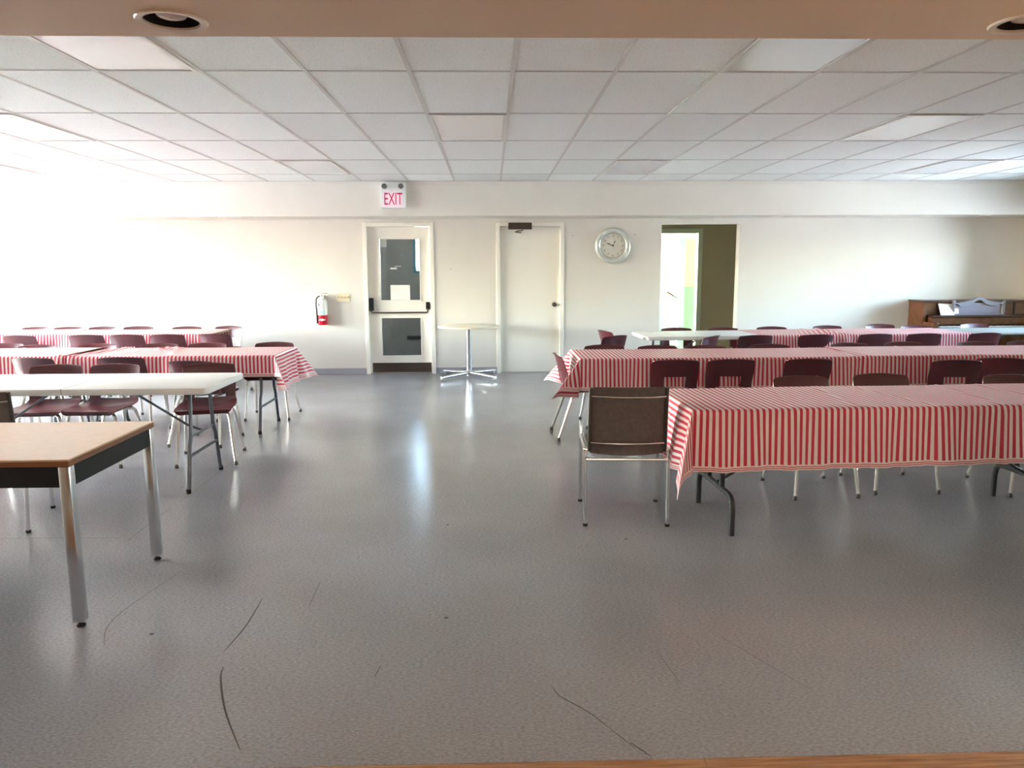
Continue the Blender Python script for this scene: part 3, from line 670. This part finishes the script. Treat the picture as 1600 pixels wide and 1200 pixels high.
# ------------------------------------------------------------------ striped cloths
def cloth(cx, cy, rz, L, W, oxl, oxr, oyn, oyf, label, seed, z=TOPZ+.003, creases=(), amax=.55, twist=0., lump=(), skew=0.):
    rnd = random.Random(seed); ph = [rnd.random()*6.28 for _ in range(12)]; re = .014; du = .026
    def seq(a, o0, o1, d):
        n0, n1, n2 = max(0, round(o0/d)), round(a/d), max(0, round(o1/d))
        s = [-o0 + o0*i/n0 for i in range(n0)] if n0 else []
        s += [a*i/n1 for i in range(n1)]
        s += [a + o1*i/n2 for i in range(n2+1)] if n2 else [a]
        for e in ([0] if n0 else []): s += [e-.008, e-.016]
        for e in ([a] if n2 else []): s += [e+.008, e+.016]
        return sorted(set(round(q, 5) for q in s))
    U = seq(L, oxl, oxr, du); Vv = seq(W, oyn, oyf, du)
    def fall(s):
        q = re*PI/2
        if s <= q: a = s/re; return re*math.sin(a), re*(1-math.cos(a))
        return re, re + s - q
    vs, at = [], []
    for v in Vv:
        for u in U:
            v0 = v; v = v + skew*u*(1 if v < W*.3 else 0)
            a = -u if u < 0 else (u-L if u > L else 0); sx = -1 if u < 0 else 1
            b = -v if v < 0 else (v-W if v > W else 0); sy = -1 if v < 0 else 1
            x, y, zz = min(max(u, 0), L), min(max(v, 0), W), 0
            if a == 0 and b == 0:
                for (cu, slope, amp, wd) in creases:
                    q = (u - cu - slope*v); zz += amp*math.exp(-(q/wd)**2)
                zz += .0015*math.sin(u*5.1+ph[0]+v*3) * math.sin(v*4.3+ph[1]) + .0015
                for (lu, lv, la, lr) in lump: zz += la*math.exp(-((u-lu)**2+(v-lv)**2)/lr**2)*abs(math.sin(u*38+v*21))
            elif a and b:
                r = math.hypot(a, b); phi = math.atan2(b, a); h, dn = fall(r)
                al = amax*math.sin(2*phi)**1.0; p2 = phi + twist*math.sin(2*phi) + .22*math.sin(4*phi)
                out = h + dn*math.sin(al); x += sx*math.cos(p2)*out; y += sy*math.sin(p2)*out; zz = -dn*math.cos(al)
            else:
                s = a or b; h, dn = fall(s); t = v if a else u; Lt = W if a else L; q = dn/.3
                rip = q*(.010*math.sin(2*PI*t/.41+ph[2]) + .006*math.sin(2*PI*t/.17+ph[3]) + .004*math.sin(2*PI*t/.09+ph[4]))
                win = min(1, t/.12, (Lt-t)/.12) if t > 0 else 0
                rip = rip*max(0, win) + .03*q*max(0, win)
                lat = q*(.007*math.sin(2*PI*t/.47+ph[5]) + .004*math.sin(2*PI*t/.21+ph[6]))*max(0, win)
                if a: x += sx*(h+max(rip, -h*.5)); y += lat
                else: y += sy*(h+max(rip, -h*.5)); x += lat
                if b:
                    for (cu, slope, amp, wd) in creases: y += sy*amp*2.2*math.exp(-((u-cu)/wd)**2)*min(1, dn/.05)
                zz = -dn
            v = v0; hem = min(u+oxl if oxl else 9, L+oxr-u if oxr else 9, v+oyn, W+oyf-v)
            vs.append((x-L/2, y-W/2, zz)); at.append((u, v, hem))
    nu = len(U)
    fs = [(j*nu+i, j*nu+i+1, (j+1)*nu+i+1, (j+1)*nu+i) for j in range(len(Vv)-1) for i in range(nu-1)]
    me = bpy.data.meshes.new('tablecloth'); me.from_pydata(vs, [], fs)
    A = me.attributes.new('cloth', 'FLOAT_VECTOR', 'POINT'); A.data.foreach_set('vector', [c for p in at for c in p])
    o = obj('tablecloth', me, STRIPE, None, False); me.polygons.foreach_set('use_smooth', [True]*len(me.polygons))
    o.location = (cx, cy, z); o.rotation_euler = (0, 0, rz)
    return tag(o, label, 'tablecloth', 'red and white striped tablecloths')
cloth(*R1C, R1R, 2.43, .71, .36, .36, .335, .265, 'red and white striped cloth on the nearest right table behind the grey chair', 1,
      creases=((.9, .12, .004, .012), (1.35, -.2, .003, .01), (1.7, .1, .004, .014), (2.1, -.1, .004, .012), (.55, .2, .002, .012)), twist=.25, skew=.009)
cloth(1.92, 6.53, 0, 2.37, .72, .33, 0, .27, .265, 'striped cloth hanging over the aisle end of the middle right table', 2, creases=((2.3, .15, .006, .018), (.45, .1, .003, .015), (1.2, -.2, .003, .012)), amax=.75, twist=-.2)
cloth(4.29, 6.53, 0, 2.42, .73, 0, .3, .27, .265, 'striped cloth on the outer half of the middle right row', 3, z=TOPZ+.011, creases=((.06, -.05, .006, .02), (.6, .1, .003, .012), (1.0, .3, .004, .012)))
cloth(*r3(2.50), 2.42, .75, 0, 0, .26, .25, 'striped cloth on the farthest right table row near the piano', 4, creases=((.75, .3, .012, .04), (.95, -.2, .010, .04), (1.4, .1, .004, .02)), lump=((.8, .2, .02, .2),))
cloth(-2.79, 6.96, 0, 1.79, .71, 0, .32, .19, .275, 'striped cloth with drooping corners on the aisle end of the middle left table', 5, creases=((.35, .2, .004, .02), (.9, -.3, .006, .03), (.05, .2, .012, .03)), amax=.7, twist=.15, lump=((.65, .55, .03, .12),))
cloth(-4.60, 6.96, 0, 1.83, .715, .3, 0, .19, .27, 'striped cloth at the left edge of the middle left row', 6, z=TOPZ+.010, creases=((1.78, .1, .01, .03), (.9, .2, .004, .02)))
cloth(-4.20, 9.30, 0, 1.81, .73, 0, 0, .25, .25, 'striped cloth on the aisle half of the farthest left table', 7, creases=((.8, .1, .004, .02),))
cloth(-5.98, 9.30, 0, 1.80, .735, .06, 0, .25, .25, 'striped cloth on the window half of the farthest left row', 8, z=TOPZ+.010)

# ------------------------------------------------------------------ wooden desk
dk = tag(empty('desk', (-2.44, 3.345, 0)), 'wood topped desk with square chrome legs at the near left', 'desk')
DX, DY, DZ = .76, .385, .71
tp = MB().bbox(-DX, DX, -DY, DY, DZ-.008, DZ, .002, 1).build('desk_top', OAK, dk)
MB().bbox(-DX, DX, -DY, DY, DZ-.03, DZ-.008, .002, 1).build('edge_band', OAKEDGE, tp)
for x0, x1, y0, y1 in ((-DX+.03, DX-.03, -DY+.005, -DY+.02), (-DX+.03, DX-.03, DY-.02, DY-.005), (-DX+.005, -DX+.02, -DY+.03, DY-.03), (DX-.02, DX-.005, -DY+.03, DY-.03)):
    MB().bbox(x0, x1, y0, y1, DZ-.115, DZ-.031, .002, 1).build('apron', BLACK, dk)
for sx in (-1, 1):
    for sy in (-1, 1):
        cx, cy = sx*(DX-.024), sy*(DY-.024)
        lg = MB().bbox(cx-.022, cx+.022, cy-.022, cy+.022, .022, DZ-.031, .004).build('leg', CHROME, dk, True)
        MB().lathe([(.001, 0), (.017, 0), (.019, .005), (.012, .012), (.009, .024)], 16, (cx, cy, 0)).build('glide', BLACK, lg, True)

# ------------------------------------------------------------------ grey fabric chairs
def make_grey():
    root = empty('fabric_chair'); hw = .222
    # rear leg tubes, rake backwards; posts above carry the back
    for sx in (-1, 1):
        lg = MB().tube([(sx*.232, -.225, .012), (sx*.236, -.20, .30), (sx*.236, -.188, .44)], .011, 8).build('leg', CHROME, root, True)
        MB().lathe([(.001, 0), (.013, 0), (.014, .014)], 12, (sx*.232, -.226, 0)).build('foot_cap', BLACK, lg)
        lg = MB().tube([(sx*.236, .232, .012), (sx*.236, .225, .41), (sx*.236, .205, .432), (sx*.236, .16, .437), (sx*.236, -.19, .437)], .011, 8).build('leg', CHROME, root, True)
        MB().lathe([(.001, 0), (.013, 0), (.014, .014)], 12, (sx*.236, .232, 0)).build('foot_cap', BLACK, lg)
        MB().tube([(sx*.213, -.188, .43), (sx*.212, -.205, .56), (sx*.209, -.245, .80)], .0115, 8).build('post', TAUPED, root, True)
        MB().tube([(sx*.213, -.188, .437), (sx*.236, -.188, .437)], .009, 8).build('bracket', CHROME, root)
    # back panel: fabric stretched between posts, slightly hollow towards the sitter's back
    bm = bmesh.new(); rows = [(-.19, .418), (-.190, .432), (-.193, .47), (-.203, .55), (-.216, .63), (-.23, .71), (-.243, .79), (-.245, .802)]; V = []
    for i, (y, z) in enumerate(rows):
        R = []
        for j in range(13):
            u = -1 + j/6; sag = .022*(1-u*u)
            dz = -.012*(1-u*u) if i < 2 else 0
            R.append(bm.verts.new((u*(.208 if i < 7 else .20), y - sag + .004, z+dz)))
        V.append(R)
    for i in range(len(V)-1):
        for j in range(12): bm.faces.new((V[i][j], V[i][j+1], V[i+1][j+1], V[i+1][j]))
    bmesh.ops.recalc_face_normals(bm, faces=bm.faces[:]); bmesh.ops.solidify(bm, geom=bm.faces[:], thickness=.008)
    b = MB(); b.bm(bm); b.build('backrest', TAUPE, root, True)
    for z, yb in ((.752, -.243), (.482, -.206)):
        MB().tube([(u*.205, yb - .022*(1-u*u) - .004, z - .004*(1-u*u)) for u in [-1+k/6 for k in range(13)]], .0055, 8).build('back_bar', CHROME, root, True)
    MB().tube([(-.232, -.213, .385), (.232, -.213, .385)], .008, 8).build('stretcher', CHROME, root, True)
    bm = bmesh.new(); V = []
    for i in range(9):
        t = i/8; y = -.17 + .41*t; R = []
        for j in range(9):
            u = -1+j/4; R.append(bm.verts.new((u*.218, y, .452 - .018*(1-u*u) - (.02*max(0, t-.85)/.15))))
        V.append(R)
    for i in range(8):
        for j in range(8): bm.faces.new((V[i][j], V[i][j+1], V[i+1][j+1], V[i+1][j]))
    bmesh.ops.recalc_face_normals(bm, faces=bm.faces[:]); bmesh.ops.solidify(bm, geom=bm.faces[:], thickness=.012)
    b = MB(); b.bm(bm); b.build('seat', TAUPE, root, True)
    return root
g0 = make_grey(); g0.location = (.772, 4.335, 0); g0.rotation_euler = (0, 0, TR(-3.5))
tag(g0, 'taupe mesh fabric chair with chrome legs at the end of the nearest right table', 'chair', 'taupe fabric chairs')
g1 = copy_tree(g0); g1.location = (-2.886, 4.295, 0); g1.rotation_euler = (0, 0, TR(15))
tag(g1, 'taupe fabric chair cut by the left edge behind the wooden desk', 'chair', 'taupe fabric chairs')

# ------------------------------------------------------------------ round table
rt_ = tag(empty('round_table', (-.302, 10.108, 0)), 'round pedestal table with pale top and chrome cross base by the end wall', 'table')
MB().lathe([(.001, .705), (.405, .705), (.412, .701), (.412, .684), (.405, .680), (.001, .680)], 56).build('table_top', mat('cream_laminate', (.78, .73, .60), .3), rt_, True)
MB().lathe([(.038, .03), (.038, .66)], 24).build('column', CHROME, rt_, True)
MB().lathe([(.001, .680), (.14, .680), (.14, .668), (.04, .655)], 24).build('mounting_plate', DSTEEL, rt_, True)
for k in range(4):
    a = PI/4 + k*PI/2; c, s = math.cos(a), math.sin(a); R = .50
    am = MB().tube([(c*.03, s*.03, .072), (c*R, s*R, .052)], [.024, .019], 10).build('base_arm', CHROME, rt_, True)
    MB().lathe([(.001, 0), (.022, 0), (.024, .01), (.014, .02), (.012, .05)], 14, (c*(R-.03), s*(R-.03), 0)).build('glide', CHROME, am, True)

# ------------------------------------------------------------------ end wall fittings
# exit sign
ex = tag(empty('exit_sign', (-1.235, SOF_Y, 2.228)), 'white box exit sign with pink lit letters and two emergency lamps on the soffit', 'exit sign')
MB().bbox(-.156, .156, -.09, 0, 0, .318, .006).build('housing', WHITE, ex)
MB().box(-.118, .118, -.0925, -.09, .012, .195).build('lit_panel', EXITG, ex)
tm = text_mesh('EXIT', .215, .0012, .54); tm.transform(Matrix.Translation((0, -.0945, .103))); obj('letters', tm, EXITR, ex)
for sx in (-1, 1):
    lamp = MB().lathe([(.02, -.02), (.034, 0), (.036, .03), (.033, .045)], 20, (sx*.105, -.09, .265), 'y').build('lamp_head', mat('lamp_grey', (.45, .44, .38), .4), ex, True)
    MB().lathe([(.001, .036), (.02, .038), (.032, .044)], 20, (sx*.105, -.09, .265), 'y').build('lamp_lens', mat('lamp_lens', (.20, .20, .18), .12), lamp, True)
# clock
ck = tag(empty('wall_clock', (1.688, FAR, 1.760)), 'round wall clock with wide silver white rim', 'clock')
MB().lathe([(.245, 0), (.247, .018), (.236, .036), (.215, .044), (.190, .036), (.176, .022), (.172, .014)], 64, axis='y').build('rim', SILV, ck, True)
fc = MB().lathe([(.001, .014), (.174, .014)], 64, axis='y').build('face', FACE, ck)
MB().lathe([(.165, .0155), (.168, .0155)], 64, axis='y').build('minute_track', INK, ck)
for n in range(1, 13):
    a = n*PI/6; m_ = text_mesh(str(n), .044, .0006, .75); m_.transform(Matrix.Translation((.135*math.sin(a), -.0155, .135*math.cos(a))))
    obj('numeral', m_, INK, fc)
def hand(ang, L, w, y):
    b = MB(); c, s = math.cos(ang), math.sin(ang)
    pts = [(-w*.4, -L*.22), (w*.4, -L*.22), (w*.35, L*.45), (w, L*.62), (w*.3, L*.8), (0, L), (-w*.3, L*.8), (-w, L*.62), (-w*.35, L*.45)]
    return b.prism([(x*c+z*s, -x*s+z*c) for x, z in pts], -y, -y+.001)
hand(TR(24.5), .085, .008, .018).build('hour_hand', INK, ck); hand(TR(294), .105, .006, .020).build('minute_hand', INK, ck)
MB().lathe([(.001, .0225), (.008, .022), (.008, .014)], 16, axis='y').build('hub', INK, ck)
# fire extinguisher
fe = tag(empty('fire_extinguisher', (-2.312, FAR-.075, .70)), 'red fire extinguisher with white upper body and black hose on the wall', 'fire extinguisher')
MB().lathe([(.001, 0), (.060, .0), (.066, .008), (.066, .135)], 28).build('cylinder', RED, fe, True)
MB().lathe([(.0665, .135), (.0665, .30), (.060, .33), (.044, .352), (.022, .362)], 28).build('white_body', WHITE, fe, True)
MB().lathe([(.022, .36), (.022, .385), (.028, .387), (.028, .41), (.001, .412)], 16).build('valve', STEEL, fe, True)
MB().bbox(-.012, .075, -.012, .012, .425, .437, .003, 1).build('lever', STEEL, fe); MB().bbox(-.01, .068, -.01, .01, .395, .407, .003, 1).build('carry_handle', STEEL, fe)
MB().tube([(-.02, 0, .395), (-.055, -.01, .385), (-.078, -.015, .35), (-.082, -.02, .28), (-.074, -.022, .16), (-.072, -.022, .02)], [.008, .009, .009, .009, .011, .012], 10).build('hose', BLACK, fe, True)
MB().prism([(-.05, .072), (.0, .088), (.05, .072), (.0, .056)], -.070, -.0655).build('label_mark', PAPER, fe)
MB().box(-.005, .035, -.0685, -.066, .15, .20).build('label_mark', mat('blue_grey_label', (.35, .55, .60), .6), fe)
MB().box(-.045, -.03, -.0665, -.05, .255, .30).build('label_mark', mat('grey_label', (.25, .25, .25), .6), fe)
MB().box(-.02, .02, .05, .075, .05, .40).build('wall_bracket', STEEL, fe)
# switch plate
sw = tag(empty('switch_plate', (-2.035, FAR, 1.068)), 'ivory four gang light switch plate right of the extinguisher', 'switch')
MB().bbox(-.09, .09, -.008, 0, -.057, .057, .003).build('plate', IVORY, sw)
for k in range(4): MB().bbox(-.0725+k*.046, -.0625+k*.046, -.02, -.008, -.004, .014, .002, 1).build('toggle', mat('toggle_brown', (.45, .36, .22), .4), sw)

# ------------------------------------------------------------------ piano
pn = tag(empty('piano', (6.63, FAR-.02, 0)), 'brown walnut upright piano with carved music desk against the end wall', 'piano')
PW = .745
MB().bbox(-PW, -PW+.05, -.36, 0, 0, .975, .006).build('side_panel', PIANO, pn); MB().bbox(PW-.05, PW, -.36, 0, 0, .975, .006).build('side_panel', PIANO, pn)
MB().bbox(-PW-.015, PW+.015, -.39, .0, .975, 1.0, .006).build('lid', PIANOD, pn)
MB().bbox(-PW+.05, PW-.05, -.33, -.30, .70, .975, .004).build('upper_panel', PIANO, pn)
for sx in (-1, 1): MB().bbox(sx*.54-.008, sx*.54+.008, -.34, -.33, .71, .965, .003, 1).build('panel_moulding', PIANOD, pn)
MB().bbox(-PW+.05, PW-.05, -.33, -.30, .05, .58, .004).build('lower_panel', PIANO, pn)
MB().bbox(-PW+.01, PW-.01, -.62, -.33, .58, .635, .008).build('key_bed', PIANO, pn)
for sx in (-1, 1):
    MB().bbox(sx*(PW-.04)-.035, sx*(PW-.04)+.035, -.63, -.36, .635, .715, .012).build('key_block', PIANO, pn)
    MB().tube([(sx*(PW-.06), -.58, .58), (sx*(PW-.06), -.585, .45), (sx*(PW-.06), -.57, .2), (sx*(PW-.06), -.575, .0)], [.035, .028, .022, .03], 12).build('leg', PIANO, pn, True)
kb = MB(); kn_ = 52; kwid = 1.24/kn_
for i in range(kn_): kb.box(-.62+i*kwid+.0008, -.62+(i+1)*kwid-.0008, -.575, -.42, .645, .662)
ko = kb.build('white_keys', KEYW, pn); ko['kind'] = 'stuff'
kb = MB()
for i in range(kn_-1):
    if i % 7 not in (2, 6): kb.box(-.62+(i+1)*kwid-.005, -.62+(i+1)*kwid+.005, -.52, -.42, .662, .674)
ko = kb.build('black_keys', BLACK, pn); ko['kind'] = 'stuff'
MB().bbox(-.66, .66, -.42, -.345, .635, .775, .008).build('fallboard', PIANO, pn)
MB().bbox(-.66, .66, -.46, -.345, .775, .80, .006).build('music_shelf', PIANOD, pn)
# carved music desk
crest = []
for i in range(41):
    u = -1 + i/20; z = .955 + .035*math.cos(u*PI)*.6 + .03*math.exp(-(u/.22)**2) + .012*math.exp(-((abs(u)-.95)/.08)**2)*2
    z += .008*abs(math.sin(u*11)) * (1 if abs(u) < .3 else .3)
    crest.append((u*.36, z+.03))
inner = [(x*.88, z-.035-.02*abs(math.sin(x*9))) for x, z in crest][::-1]
GUN = mat('silvered_wood', (.20, .19, .22), .3, .2)
MB().prism(crest + inner, -.405, -.375).build('carved_crest', GUN, pn)
MB().prism([(-.33, .80), (.33, .80), (.33, .93), (.2, .965), (-.2, .965), (-.33, .93)], -.385, -.37).build('music_desk', mat('grey_desk_panel', (.22, .20, .24), .25), pn)
for sx in (-1, 1): MB().tube([(sx*.345, -.39, .80), (sx*.345, -.39, .97), (sx*.35, -.39, 1.0)], [.022, .018, .026], 12).build('scroll_post', GUN, pn, True)
MB().bbox(-.34, .34, -.425, -.39, .80, .822, .003, 1).build('music_ledge', GUN, pn)
bk = tag(empty('sheet_music', (6.63-.40, FAR-.02-.41, .802)), 'open white sheet music book leaning on the piano', 'book')
for s, a in ((-1, .10), (1, -.06)):
    b = MB(); b.add([(0, -.02, 0), (s*.125, -.01, .0), (s*.135, .055, .155), (0, .045, .150), (0, -.014, 0), (s*.125, -.004, 0), (s*.135, .061, .155), (0, .051, .150)],
          [(0, 1, 2, 3), (7, 6, 5, 4), (0, 4, 5, 1), (1, 5, 6, 2), (2, 6, 7, 3), (3, 7, 4, 0)])
    b.build('page', PAPER, bk)
